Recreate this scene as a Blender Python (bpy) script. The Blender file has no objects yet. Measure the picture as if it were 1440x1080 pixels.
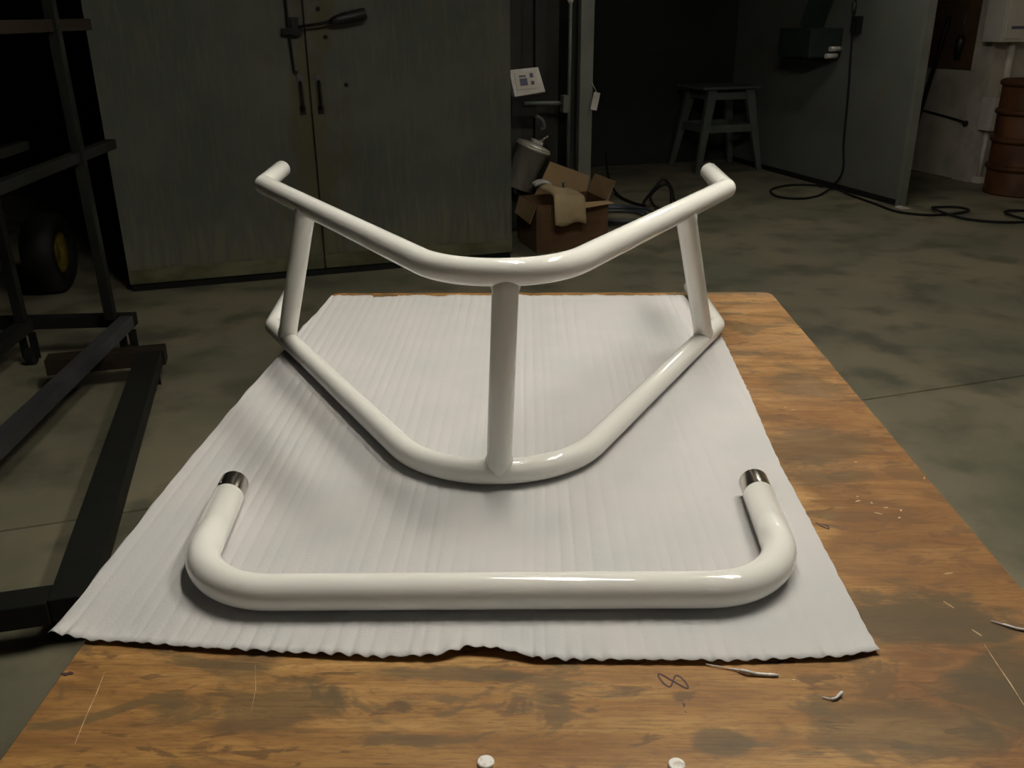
import bpy, bmesh, math, random
from mathutils import Vector, Matrix, noise
random.seed(7)
S = bpy.context.scene
COL = S.collection

# ------------------------------------------------------------------ camera
PITCH, YAW, ROLL = 22.382, 1.418, 0.5
def camera():
    c = bpy.data.cameras.new('camera'); o = bpy.data.objects.new('camera', c); COL.objects.link(o)
    c.sensor_fit = 'HORIZONTAL'; c.sensor_width = 36; c.lens = 36 * 1270 / 1440
    c.clip_start = 0.02; c.clip_end = 60
    p, a, r = (math.radians(q) for q in (PITCH, YAW, ROLL))
    F = Vector((-math.sin(a) * math.cos(p), math.cos(a) * math.cos(p), -math.sin(p)))
    R0 = Vector((math.cos(a), math.sin(a), 0)); U0 = R0.cross(F)
    R = math.cos(r) * R0 - math.sin(r) * U0; U = math.sin(r) * R0 + math.cos(r) * U0
    M = Matrix((R, U, -F)).transposed().to_4x4(); M.translation = (0, 0, 1.577)
    o.matrix_world = M
    S.camera = o
camera()

# ------------------------------------------------------------------ world, lights, exposure
W = bpy.data.worlds.new('world'); S.world = W; W.use_nodes = True
W.node_tree.nodes['Background'].inputs[0].default_value = (1.0, 0.95, 0.85, 1)
W.node_tree.nodes['Background'].inputs[1].default_value = 0.004
S.view_settings.view_transform = 'Standard'; S.view_settings.look = 'None'
S.view_settings.gamma = 1; S.view_settings.use_curve_mapping = False
S.view_settings.exposure = 0.0
LAMP_COL = (1.0, 0.945, 0.82)
# fluorescent fixtures: (x, y, z, emission); the third is unseen, added as fill
LAMPS = [(0.14, 1.82, 3.2, 135.0), (1.05, 1.92, 3.2, 135.0), (1.5, -2.3, 3.2, 24.0), (1.88, 6.52, 3.35, 70.0)]

# ------------------------------------------------------------------ helpers
TH = math.radians(19.0)
UX, UY = math.cos(TH), math.sin(TH)
def st(s, t, z=0.0):            # building grid -> world
    return Vector((s * UX - t * UY, s * UY + t * UX, z))
ROT = Matrix.Rotation(TH, 4, 'Z')

def nmat(name):
    m = bpy.data.materials.new(name); m.use_nodes = True
    return m, m.node_tree, m.node_tree.nodes['Principled BSDF']

def mat(name, c1, c2=None, scale=8.0, rough=0.5, metal=0.0, stretch=(1, 1, 1), bump=0.0, bscale=None,
        detail=6.0, lo=0.35, hi=0.65, coat=0.0, c3=None, s3=2.0, lo3=0.55, hi3=0.7, rvar=0.0):
    m, nt, b = nmat(name); N, L = nt.nodes, nt.links
    b.inputs['Roughness'].default_value = rough; b.inputs['Metallic'].default_value = metal
    b.inputs['Coat Weight'].default_value = coat; b.inputs['Coat Roughness'].default_value = 0.05
    c2 = c2 or tuple(q * 0.8 for q in c1)
    tc = N.new('ShaderNodeTexCoord'); mp = N.new('ShaderNodeMapping'); mp.inputs['Scale'].default_value = stretch
    L.new(tc.outputs['Object'], mp.inputs['Vector'])
    nz = N.new('ShaderNodeTexNoise'); nz.inputs['Scale'].default_value = scale; nz.inputs['Detail'].default_value = detail
    L.new(mp.outputs[0], nz.inputs['Vector'])
    rp = N.new('ShaderNodeValToRGB'); rp.color_ramp.elements[0].position = lo; rp.color_ramp.elements[1].position = hi
    rp.color_ramp.elements[0].color = (*c1, 1); rp.color_ramp.elements[1].color = (*c2, 1)
    L.new(nz.outputs['Fac'], rp.inputs[0])
    out = rp.outputs[0]
    if c3:
        n3 = N.new('ShaderNodeTexNoise'); n3.inputs['Scale'].default_value = s3; n3.inputs['Detail'].default_value = 8
        L.new(tc.outputs['Object'], n3.inputs['Vector'])
        mr = N.new('ShaderNodeMapRange'); mr.inputs['From Min'].default_value = lo3; mr.inputs['From Max'].default_value = hi3
        L.new(n3.outputs['Fac'], mr.inputs['Value'])
        mx = N.new('ShaderNodeMix'); mx.data_type = 'RGBA'; mx.inputs['B'].default_value = (*c3, 1)
        L.new(mr.outputs[0], mx.inputs['Factor']); L.new(out, mx.inputs['A']); out = mx.outputs['Result']
    L.new(out, b.inputs['Base Color'])
    if rvar:
        mr = N.new('ShaderNodeMapRange'); mr.inputs['To Min'].default_value = rough - rvar; mr.inputs['To Max'].default_value = rough + rvar
        L.new(nz.outputs['Fac'], mr.inputs['Value']); L.new(mr.outputs[0], b.inputs['Roughness'])
    if bump:
        nb = N.new('ShaderNodeTexNoise'); nb.inputs['Scale'].default_value = bscale or scale * 3; nb.inputs['Detail'].default_value = 6
        L.new(mp.outputs[0], nb.inputs['Vector'])
        bp = N.new('ShaderNodeBump'); bp.inputs['Strength'].default_value = bump; bp.inputs['Distance'].default_value = 0.002
        L.new(nb.outputs['Fac'], bp.inputs['Height']); L.new(bp.outputs[0], b.inputs['Normal'])
    return m

class MB:                        # mesh builder: shapes collected into ONE mesh object
    def __init__(self): self.bm = bmesh.new()
    def hexa(self, pts):         # 8 points: bottom 4 ccw, top 4 ccw
        v = [self.bm.verts.new(p) for p in pts]
        for f in ((3, 2, 1, 0), (4, 5, 6, 7), (0, 1, 5, 4), (1, 2, 6, 5), (2, 3, 7, 6), (3, 0, 4, 7)):
            self.bm.faces.new([v[i] for i in f])
        return self
    def box(self, x0, x1, y0, y1, z0, z1, M=None):
        pts = [Vector(p) for p in ((x0, y0, z0), (x1, y0, z0), (x1, y1, z0), (x0, y1, z0), (x0, y0, z1), (x1, y0, z1), (x1, y1, z1), (x0, y1, z1))]
        if M is not None: pts = [M @ p for p in pts]
        return self.hexa(pts)
    def beam(self, a, b, w, h, up=(0, 0, 1)):   # rectangular bar from a to b
        a, b = Vector(a), Vector(b); d = (b - a).normalized(); up = Vector(up)
        side = d.cross(up)
        if side.length < 1e-4: side = d.cross(Vector((1, 0, 0)))
        side.normalize(); u = side.cross(d)
        def ring(c): return [c + side * sx * w / 2 + u * su * h / 2 for sx, su in ((-1, -1), (1, -1), (1, 1), (-1, 1))]
        A, B = ring(a), ring(b)
        va = [self.bm.verts.new(p) for p in A]; vb = [self.bm.verts.new(p) for p in B]
        self.bm.faces.new(va[::-1]); self.bm.faces.new(vb)
        for i in range(4): self.bm.faces.new((va[i], va[(i + 1) % 4], vb[(i + 1) % 4], vb[i]))
        return self
    def tube(self, pts, r, n=16, caps=True):
        pts = [Vector(p) for p in pts]
        rs = r if isinstance(r, (list, tuple)) else [r] * len(pts)
        d0 = (pts[1] - pts[0]).normalized()
        ref = Vector((0, 0, 1)) if abs(d0.z) < 0.9 else Vector((1, 0, 0))
        x = (ref - d0 * ref.dot(d0)).normalized(); prev = d0; rings = []
        for i, p in enumerate(pts):
            if i == 0: d = d0
            elif i == len(pts) - 1: d = (pts[i] - pts[i - 1]).normalized()
            else: d = ((pts[i + 1] - p).normalized() + (p - pts[i - 1]).normalized()).normalized()
            q = prev.rotation_difference(d); x = q @ x; x = (x - d * x.dot(d)).normalized(); y = d.cross(x); prev = d
            rings.append([self.bm.verts.new(p + rs[i] * (math.cos(2 * math.pi * k / n) * x + math.sin(2 * math.pi * k / n) * y)) for k in range(n)])
        for A, B in zip(rings, rings[1:]):
            for k in range(n): self.bm.faces.new((A[k], A[(k + 1) % n], B[(k + 1) % n], B[k]))
        if caps:
            self.bm.faces.new(rings[0][::-1]); self.bm.faces.new(rings[-1])
        return self
    def lathe(self, prof, n=32, M=None):       # (r, z) profile about z
        rings = []
        for r, z in prof:
            ring = []
            for k in range(n):
                p = Vector((r * math.cos(2 * math.pi * k / n), r * math.sin(2 * math.pi * k / n), z))
                ring.append(self.bm.verts.new(M @ p if M is not None else p))
            rings.append(ring)
        for A, B in zip(rings, rings[1:]):
            for k in range(n): self.bm.faces.new((A[k], A[(k + 1) % n], B[(k + 1) % n], B[k]))
        if prof[0][0] > 1e-4: self.bm.faces.new(rings[0][::-1])
        if prof[-1][0] > 1e-4: self.bm.faces.new(rings[-1])
        return self
    def grid(self, fn, nu, nv):
        V = [[self.bm.verts.new(fn(i / nu, j / nv)) for i in range(nu + 1)] for j in range(nv + 1)]
        for j in range(nv):
            for i in range(nu): self.bm.faces.new((V[j][i], V[j][i + 1], V[j + 1][i + 1], V[j + 1][i]))
        return self
    def build(self, name, m, parent=None, smooth=False, bevel=0.0, solid=0.0, off=-1, origin=None):
        if bevel:
            bmesh.ops.bevel(self.bm, geom=list(self.bm.edges), offset=bevel, segments=2, profile=0.7, affect='EDGES')
        bmesh.ops.recalc_face_normals(self.bm, faces=self.bm.faces)
        me = bpy.data.meshes.new(name); 
        if smooth:
            for f in self.bm.faces: f.smooth = len(f.verts) <= 4
        if parent is None and origin is None:
            cs = [v.co for v in self.bm.verts]
            origin = Vector(((min(c.x for c in cs) + max(c.x for c in cs)) / 2, (min(c.y for c in cs) + max(c.y for c in cs)) / 2, min(c.z for c in cs)))
        if origin is not None: bmesh.ops.translate(self.bm, verts=self.bm.verts, vec=-Vector(origin))
        self.bm.to_mesh(me); self.bm.free()
        me.materials.append(m)
        o = bpy.data.objects.new(name, me); COL.objects.link(o)
        if origin is not None: o.location = origin
        if parent is not None:
            o.parent = parent
            if parent.type == 'EMPTY' or True: o.matrix_parent_inverse = wm(parent).inverted()
        if solid:
            md = o.modifiers.new('thickness', 'SOLIDIFY'); md.thickness = solid; md.offset = off
        return o
def wm(o):
    M = Matrix.Translation(o.location) @ o.rotation_euler.to_matrix().to_4x4()
    return (wm(o.parent) @ o.matrix_parent_inverse @ M) if o.parent else M
def tag(o, label, cat, group=None, kind=None):
    if label: o['label'] = label
    if cat: o['category'] = cat
    if group: o['group'] = group
    if kind: o['kind'] = kind
    return o
def thing(name, label, cat, loc, group=None):
    o = bpy.data.objects.new(name, None); COL.objects.link(o); o.location = loc; o.empty_display_size = 0.1
    return tag(o, label, cat, group)
def struct(o): o['kind'] = 'structure'; return o
def fillet(pts, rads, seg=10):   # polyline with rounded corners
    pts = [Vector(p) for p in pts]; out = [pts[0]]
    for i in range(1, len(pts) - 1):
        P, A, B = pts[i], (pts[i - 1] - pts[i]).normalized(), (pts[i + 1] - pts[i]).normalized()
        ang = A.angle(B); T = rads[i - 1] / math.tan(ang / 2)
        c = P + (A + B).normalized() * rads[i - 1] / math.sin(ang / 2)
        s, e = P + A * T - c, P + B * T - c
        tot = s.angle(e); ax = s.cross(e).normalized()
        for k in range(seg + 1): out.append(c + Matrix.Rotation(tot * k / seg, 3, ax) @ s)
    out.append(pts[-1]); return out
def spline(pts, n=8):            # Catmull-Rom
    P = [Vector(p) for p in pts]; P = [2 * P[0] - P[1]] + P + [2 * P[-1] - P[-2]]; out = []
    for i in range(1, len(P) - 2):
        a, b, c, d = P[i - 1:i + 3]
        for k in range(n):
            t = k / n; out.append(0.5 * (2 * b + (c - a) * t + (2 * a - 5 * b + 4 * c - d) * t * t + (3 * b - a - 3 * c + d) * t ** 3))
    out.append(P[-2]); return out

# ------------------------------------------------------------------ materials
M_CONC = mat('concrete', (0.155, 0.155, 0.106), (0.26, 0.222, 0.15), 1.3, 0.55, bump=0.25, bscale=60, detail=10, c3=(0.105, 0.100, 0.066), s3=3.2, lo3=0.48, hi3=0.66, rvar=0.12)
M_JOINT = mat('joint_filler', (0.03, 0.027, 0.02), rough=0.9)
M_CEIL = mat('ceiling_paint', (0.05, 0.05, 0.045), rough=0.9)
M_DARKWALL = mat('dark_wall', (0.035, 0.035, 0.03), (0.025, 0.025, 0.02), 3, 0.85)
M_BOOTHIN = mat('booth_lining', (0.014, 0.016, 0.013), (0.02, 0.022, 0.018), 2, 0.8)
M_WHITEWALL = mat('white_block_wall', (0.56, 0.50, 0.42), (0.40, 0.36, 0.30), 4, 0.8, bump=0.3, c3=(0.16, 0.12, 0.09), s3=3, lo3=0.62, hi3=0.85)
M_PANEL = mat('panel_sheet', (0.135, 0.143, 0.132), (0.11, 0.115, 0.10), 2.5, 0.5, metal=0.0, bump=0.05, c3=(0.13, 0.12, 0.07), s3=2.2, lo3=0.58, hi3=0.75)
M_TRIM = mat('trim_metal', (0.16, 0.168, 0.145), (0.13, 0.137, 0.117), 6, 0.45)
M_DARKSTEEL = mat('dark_steel', (0.010, 0.011, 0.010), (0.014, 0.014, 0.012), 12, 0.55, metal=0.0, bump=0.1)
M_RUSTSTEEL = mat('rusty_steel', (0.03, 0.02, 0.013), (0.02, 0.016, 0.012), 14, 0.6, metal=0.2)
M_BRIGHTSTEEL = mat('worn_steel', (0.12, 0.125, 0.135), (0.05, 0.05, 0.05), 3, 0.42, metal=0.5, stretch=(1, 1, 1))
M_BLACK = mat('black_plastic', (0.008, 0.008, 0.008), rough=0.5)
M_RUBBER = mat('black_rubber', (0.012, 0.012, 0.011), rough=0.6)
M_BLUEHOSE = mat('grey_blue_hose', (0.06, 0.07, 0.085), rough=0.5)
M_YELLOW = mat('yellow_paint', (0.20, 0.145, 0.015), (0.10, 0.07, 0.01), 14, 0.5)
M_CARD_SHADED = mat('cardboard', (0.13, 0.068, 0.027), (0.10, 0.052, 0.02), 5, 0.85, stretch=(1, 1, 6))  # box walls: shade of the unlit front painted in as darker brown
M_CARD_LIT = mat('cardboard_lit', (0.36, 0.24, 0.12), (0.30, 0.20, 0.10), 5, 0.85)  # flaps: same cardboard painted lighter for the light falling on them
M_KRAFT = mat('kraft_paper', (0.40, 0.31, 0.18), (0.33, 0.25, 0.14), 6, 0.85)
M_WHITEPLASTIC = mat('white_plastic', (0.65, 0.62, 0.58), rough=0.4)
M_PRINT = mat('dark_print', (0.10, 0.10, 0.16), rough=0.6)
M_STAINLESS = mat('stainless', (0.62, 0.59, 0.52), (0.5, 0.47, 0.41), 20, 0.45, metal=0.5, stretch=(1, 1, 0.1))
M_GREYHOOD = mat('grey_hood', (0.16, 0.16, 0.15), rough=0.7)
M_STOOL = mat('grey_green_paint', (0.10, 0.115, 0.10), (0.08, 0.095, 0.08), 8, 0.6)
M_GREENBOX = mat('dark_green_paint', (0.02, 0.033, 0.026), (0.015, 0.026, 0.02), 8, 0.5)
M_CHROME = mat('polished_metal', (0.66, 0.61, 0.54), (0.58, 0.54, 0.48), 30, 0.24, metal=1.0)
M_BOARD = mat('brown_board', (0.10, 0.052, 0.023), (0.07, 0.036, 0.016), 5, 0.7)
M_DRUM = mat('brown_drum_paint', (0.085, 0.034, 0.012), (0.05, 0.02, 0.008), 5, 0.55, c3=(0.035, 0.018, 0.008), s3=6, lo3=0.55, hi3=0.75)
M_GREYPAINT = mat('electrical_grey', (0.62, 0.57, 0.50), (0.55, 0.51, 0.44), 5, 0.5)
M_CONDUIT = mat('painted_conduit', (0.62, 0.58, 0.51), (0.52, 0.48, 0.42), 9, 0.5)
M_LAMPBODY = mat('lamp_body_white', (0.7, 0.7, 0.68), rough=0.5)
M_INK = mat('dark_ink', (0.045, 0.015, 0.02), rough=0.7)
M_SCRATCH = mat('bare_wood_scratch', (0.55, 0.42, 0.26), (0.28, 0.17, 0.08), 90, 0.7)
M_SCRAP = mat('glossy_plastic_scrap', (0.85, 0.83, 0.82), (0.55, 0.52, 0.5), 120, 0.06)
M_BOLT = mat('painted_bolt', (0.9, 0.88, 0.82), (0.6, 0.56, 0.5), 120, 0.4, lo=0.5, hi=0.62)
M_PLYEDGE = mat('ply_edge', (0.36, 0.20, 0.08), (0.20, 0.10, 0.04), 3, 0.7, stretch=(0.5, 0.5, 160))
M_LUMBER = mat('lumber', (0.30, 0.19, 0.09), (0.22, 0.13, 0.06), 4, 0.75, stretch=(8, 8, 0.6))
M_WEAVE = mat('white_gloss_coat', (0.90, 0.89, 0.845), (0.89, 0.88, 0.835), 3, 0.07)

def wood_top():
    m, nt, b = nmat('plywood_top'); N, L = nt.nodes, nt.links
    tc = N.new('ShaderNodeTexCoord'); P = tc.outputs['Object']
    def noise_(scale, stretch=(1, 1, 1), detail=6, dist=0.0, rough=0.55):
        mp = N.new('ShaderNodeMapping'); mp.inputs['Scale'].default_value = stretch; L.new(P, mp.inputs['Vector'])
        n = N.new('ShaderNodeTexNoise'); n.inputs['Scale'].default_value = scale; n.inputs['Detail'].default_value = detail
        n.inputs['Distortion'].default_value = dist; n.inputs['Roughness'].default_value = rough
        L.new(mp.outputs[0], n.inputs['Vector']); return n.outputs['Fac']
    def ramp(fac, *stops):
        r = N.new('ShaderNodeValToRGB'); e = r.color_ramp.elements
        while len(e) < len(stops): e.new(0.5)
        for k, (pos, c) in enumerate(stops): e[k].position = pos; e[k].color = (*c, 1)
        L.new(fac, r.inputs[0]); return r.outputs[0]
    def mix(f, A, B):
        x = N.new('ShaderNodeMix'); x.data_type = 'RGBA'; L.new(f, x.inputs['Factor'])
        for sock, val in ((x.inputs['A'], A), (x.inputs['B'], B)):
            if isinstance(val, tuple): sock.default_value = (*val, 1)
            else: L.new(val, sock)
        return x.outputs['Result']
    def rng(v, a, b_, c=0.0, d=1.0):
        r = N.new('ShaderNodeMapRange'); r.interpolation_type = 'SMOOTHSTEP'
        for i, q in zip(('From Min', 'From Max', 'To Min', 'To Max'), (a, b_, c, d)): r.inputs[i].default_value = q
        L.new(v, r.inputs['Value']); return r.outputs[0]
    def math_(op, A, B):
        q = N.new('ShaderNodeMath'); q.operation = op
        for i, val in enumerate((A, B)):
            if isinstance(val, (int, float)): q.inputs[i].default_value = val
            else: L.new(val, q.inputs[i])
        return q.outputs[0]
    grain = noise_(2.6, (1.3, 11, 1), 8, 0.9)
    fine = noise_(7, (2, 34, 1), 8, 0.4)
    broad = noise_(4.2, (1, 2.0, 1), 6, 0.6)
    base = ramp(grain, (0.30, (0.180, 0.088, 0.027)), (0.5, (0.335, 0.175, 0.056)), (0.70, (0.46, 0.265, 0.094)))
    base = mix(rng(fine, 0.48, 0.70, 0, 0.6), base, (0.135, 0.067, 0.023))
    base = mix(rng(broad, 0.47, 0.62, 0, 0.5), base, (0.175, 0.082, 0.026))
    # grey-brown grime patches, all over
    patch = noise_(8.5, (0.8, 1.7, 1), 8, 0.7, 0.62)
    base = mix(rng(patch, 0.53, 0.60, 0, 0.7), base, (0.090, 0.066, 0.031))
    spots = noise_(24, (0.7, 2.0, 1), 5, 0.6)
    base = mix(rng(spots, 0.58, 0.66, 0, 0.7), base, (0.075, 0.042, 0.018))
    pore = noise_(70, (0.6, 3.0, 1), 4, 0.0, 0.7)
    base = mix(rng(pore, 0.46, 0.66, 0, 0.45), base, (0.13, 0.06, 0.022))
    # the right side is worn darker and redder
    sep0 = N.new('ShaderNodeSeparateXYZ'); L.new(P, sep0.inputs[0])
    side = math_('ADD', sep0.outputs[0], math_('MULTIPLY', math_('SUBTRACT', broad, 0.5), 0.5))
    ydep = math_('SUBTRACT', 1.0, rng(sep0.outputs[1], 1.45, 2.1, 0.0, 0.8))
    base = mix(math_('MULTIPLY', rng(side, 0.36, 0.50, 0, 0.6), ydep), base, (0.130, 0.058, 0.022))
    # large worn stains with a place of their own (x, y, rx, ry, strength)
    edge = noise_(11, (0.8, 1.6, 1), 6, 0.6)
    sep = N.new('ShaderNodeSeparateXYZ'); L.new(P, sep.inputs[0])
    for cx, cy, rx, ry, k in ((0.50, 0.95, 0.10, 0.075, 0.85), (0.56, 0.86, 0.07, 0.06, 0.7), (0.50, 1.42, 0.11, 0.10, 0.55), (0.40, 0.77, 0.12, 0.045, 0.6), (0.55, 0.80, 0.08, 0.06, 0.7),
                              (-0.29, 0.79, 0.11, 0.035, 0.65), (-0.35, 0.86, 0.06, 0.03, 0.5), (-0.09, 0.848, 0.09, 0.015, 0.7), (0.57, 1.75, 0.07, 0.12, 0.5), (0.20, 0.745, 0.03, 0.02, 0.7)):
        dx = math_('DIVIDE', math_('SUBTRACT', sep.outputs[0], cx), rx); dy = math_('DIVIDE', math_('SUBTRACT', sep.outputs[1], cy), ry)
        d = math_('SQRT', math_('ADD', math_('MULTIPLY', dx, dx), math_('MULTIPLY', dy, dy)), 0)
        d = math_('ADD', d, math_('MULTIPLY', math_('SUBTRACT', edge, 0.5), 3.0))
        base = mix(rng(d, 0.65, 1.15, k, 0.0), base, (0.070, 0.052, 0.026))
    L.new(base, b.inputs['Base Color']); b.inputs['Specular IOR Level'].default_value = 0.22
    L.new(rng(broad, 0.3, 0.7, 0.42, 0.62), b.inputs['Roughness'])
    bp = N.new('ShaderNodeBump'); bp.inputs['Strength'].default_value = 0.25; bp.inputs['Distance'].default_value = 0.0015
    L.new(fine, bp.inputs['Height']); L.new(bp.outputs[0], b.inputs['Normal'])
    return m
M_WOOD = wood_top()

def foam_mat():
    m, nt, b = nmat('foam_wrap'); N, L = nt.nodes, nt.links
    tc = N.new('ShaderNodeTexCoord')
    n = N.new('ShaderNodeTexNoise'); n.inputs['Scale'].default_value = 7; n.inputs['Detail'].default_value = 4; L.new(tc.outputs['Object'], n.inputs['Vector'])
    r = N.new('ShaderNodeValToRGB'); r.color_ramp.elements[0].position = 0.35; r.color_ramp.elements[1].position = 0.68
    r.color_ramp.elements[0].color = (0.525, 0.527, 0.53, 1); r.color_ramp.elements[1].color = (0.575, 0.552, 0.55, 1)
    L.new(n.outputs['Fac'], r.inputs[0]); L.new(r.outputs[0], b.inputs['Base Color'])
    b.inputs['Roughness'].default_value = 0.75
    v = N.new('ShaderNodeTexNoise'); v.inputs['Scale'].default_value = 260; v.inputs['Detail'].default_value = 3; L.new(tc.outputs['Object'], v.inputs['Vector'])
    bp = N.new('ShaderNodeBump'); bp.inputs['Strength'].default_value = 0.35; bp.inputs['Distance'].default_value = 0.0012
    L.new(v.outputs['Fac'], bp.inputs['Height']); L.new(bp.outputs[0], b.inputs['Normal'])
    return m
M_FOAM = foam_mat()

def oven_mat():
    m, nt, b = nmat('oven_sheet'); N, L = nt.nodes, nt.links
    tc = N.new('ShaderNodeTexCoord'); P = tc.outputs['Object']
    def nz(scale, stretch, detail=6):
        mp = N.new('ShaderNodeMapping'); mp.inputs['Scale'].default_value = stretch; L.new(P, mp.inputs['Vector'])
        n = N.new('ShaderNodeTexNoise'); n.inputs['Scale'].default_value = scale; n.inputs['Detail'].default_value = detail; L.new(mp.outputs[0], n.inputs['Vector']); return n.outputs['Fac']
    r = N.new('ShaderNodeValToRGB'); r.color_ramp.elements[0].position = 0.35; r.color_ramp.elements[1].position = 0.65
    r.color_ramp.elements[0].color = (0.082, 0.087, 0.078, 1); r.color_ramp.elements[1].color = (0.105, 0.107, 0.092, 1)
    L.new(nz(2.2, (1, 1, 1)), r.inputs[0])
    streak = nz(9, (6, 6, 0.5)); mr = N.new('ShaderNodeMapRange'); mr.inputs['From Min'].default_value = 0.52; mr.inputs['From Max'].default_value = 0.75
    mr.inputs['To Max'].default_value = 0.5; L.new(streak, mr.inputs['Value'])
    mx = N.new('ShaderNodeMix'); mx.data_type = 'RGBA'; mx.inputs['B'].default_value = (0.15, 0.14, 0.075, 1); L.new(mr.outputs[0], mx.inputs['Factor']); L.new(r.outputs[0], mx.inputs['A'])
    # rust and grime worn in along the door seam and near the floor
    dt = N.new('ShaderNodeVectorMath'); dt.operation = 'DOT_PRODUCT'; dt.inputs[1].default_value = (UX, UY, 0); L.new(P, dt.inputs[0])
    def mth(op, A, B):
        q = N.new('ShaderNodeMath'); q.operation = op
        for i, v in enumerate((A, B)):
            if isinstance(v, (int, float)): q.inputs[i].default_value = v
            else: L.new(v, q.inputs[i])
        return q.outputs[0]
    dist = mth('ABSOLUTE', mth('SUBTRACT', dt.outputs['Value'], 0.60), 0)
    dist = mth('ADD', dist, mth('MULTIPLY', mth('SUBTRACT', nz(7, (1, 1, 0.6), 8), 0.5), 0.9))
    sm = N.new('ShaderNodeMapRange'); sm.interpolation_type = 'SMOOTHSTEP'
    for i, q in zip(('From Min', 'From Max', 'To Min', 'To Max'), (0.0, 0.22, 0.75, 0.0)): sm.inputs[i].default_value = q
    L.new(dist, sm.inputs['Value'])
    m2 = N.new('ShaderNodeMix'); m2.data_type = 'RGBA'; m2.inputs['B'].default_value = (0.085, 0.072, 0.032, 1); L.new(sm.outputs[0], m2.inputs['Factor']); L.new(mx.outputs['Result'], m2.inputs['A'])
    mx = m2
    sz = N.new('ShaderNodeSeparateXYZ'); L.new(P, sz.inputs[0])
    zz_ = mth('ADD', sz.outputs[2], mth('MULTIPLY', mth('SUBTRACT', nz(12, (3, 3, 0.3), 8), 0.5), 0.9))
    s2 = N.new('ShaderNodeMapRange'); s2.interpolation_type = 'SMOOTHSTEP'
    for i, q in zip(('From Min', 'From Max', 'To Min', 'To Max'), (0.1, 0.42, 0.6, 0.0)): s2.inputs[i].default_value = q
    L.new(zz_, s2.inputs['Value'])
    m3 = N.new('ShaderNodeMix'); m3.data_type = 'RGBA'; m3.inputs['B'].default_value = (0.17, 0.165, 0.105, 1); L.new(s2.outputs[0], m3.inputs['Factor']); L.new(mx.outputs['Result'], m3.inputs['A'])
    mx = m3
    L.new(mx.outputs['Result'], b.inputs['Base Color']); b.inputs['Roughness'].default_value = 0.55
    return m
M_OVEN = oven_mat()
M_OVENSTRIP = mat('stained_kick_strip', (0.15, 0.15, 0.075), (0.07, 0.07, 0.03), 3.5, 0.6, stretch=(1, 1, 2), lo=0.4, hi=0.62)

for m_ in (M_DRUM, M_DARKSTEEL, M_RUSTSTEEL, M_RUBBER, M_OVEN):
    m_.node_tree.nodes['Principled BSDF'].inputs['Specular IOR Level'].default_value = 0.15
def emis(name, col, k):
    m, nt, b = nmat(name)
    b.inputs['Base Color'].default_value = (0.8, 0.8, 0.8, 1)
    b.inputs['Emission Color'].default_value = (*col, 1); b.inputs['Emission Strength'].default_value = k
    return m

# ------------------------------------------------------------------ setting
# concrete floor: slabs with recessed joints
fl = MB().box(-6, 9, -5, 11.2, -0.16, -0.02, ROT).build('floor', M_JOINT); struct(fl)
rows = [(-5, -0.6, [-6, -1.35, 2.34, 6.0, 9]), (-0.6, 2.98, [-6, -1.35, 6.0, 9]), (2.98, 6.62, [-6, -3.1, 6.4, 9]), (6.62, 11.2, [-6, 1.4, 6.4, 9])]
g = 0.005
for t0, t1, ss in rows:
    for s0, s1 in zip(ss, ss[1:]):
        MB().box(s0 + g, s1 - g, t0 + g, t1 - g, -0.1, 0, ROT).build('concrete_slab', M_CONC, fl, bevel=0.004)
struct(MB().box(-6, 9, -5, 11.2, 3.6, 3.7, ROT).build('ceiling', M_CEIL))
struct(MB().box(-6.1, -6.0, -5, 11.2, 0, 3.6, ROT).build('wall_left', M_DARKWALL))
struct(MB().box(-6, 9, -5.1, -5.0, 0, 3.6, ROT).build('wall_front', M_DARKWALL))
struct(MB().box(-6, 9, 11.2, 11.3, 0, 3.6, ROT).build('wall_back', M_DARKWALL))
# white masonry wall on the right with a pier and a recess behind the drum
wr = struct(MB().box(7.0, 7.65, 7.15, 11.2, 0, 3.6, ROT).build('wall_right', M_WHITEWALL))
MB().box(6.965, 6.999, 7.15, 7.36, 0, 3.6, ROT).build('pier', M_WHITEWALL, wr)
MB().box(7.65, 7.75, -5, 11.2, 0, 3.6, ROT).build('recess_wall', M_WHITEWALL, wr)
MB().box(6.972, 6.999, 7.37, 8.25, 1.03, 2.2, ROT).build('brown_board', M_BOARD, wr)

# ------------------------------------------------------------------ fluorescent ceiling lamps
for i, (x, y, z, k) in enumerate(LAMPS):
    lab = ['twin-tube fluorescent lamp hanging above the plywood table', 'twin-tube fluorescent lamp hanging over the right side of the table', 'added unseen twin-tube fill lamp hanging behind the near table end', 'twin-tube fluorescent lamp hanging in front of the dark booth'][i]
    T = thing('fluorescent_lamp', lab, 'lamp', (x, y, z))
    ML = Matrix.Translation((x, y, z)) @ ROT
    MB().hexa([ML @ Vector(p) for p in ((-.16, -.63, 0), (.16, -.63, 0), (.16, .63, 0), (-.16, .63, 0), (-.06, -.63, .07), (.06, -.63, .07), (.06, .63, .07), (-.06, .63, .07))]).build('housing', M_LAMPBODY, T)
    em = emis('tube_glow_%d' % i, LAMP_COL, k)
    for sx in (-0.085, 0.085):
        MB().tube([ML @ Vector((sx, -0.6, -0.03)), ML @ Vector((sx, 0.6, -0.03))], 0.013, 10).build('lamp_tube', em, T)
        for sy in (-0.605, 0.605):
            MB().box(sx - 0.014, sx + 0.014, sy - 0.012, sy + 0.012, -0.05, 0.0, ML).build('socket', M_LAMPBODY, T)
    for sy in (-0.5, 0.5):
        MB().tube([ML @ Vector((0, sy, 0.07)), ML @ Vector((0, sy, 3.6 - z))], 0.005, 6).build('hanger_rod', M_DARKSTEEL, T)

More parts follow.
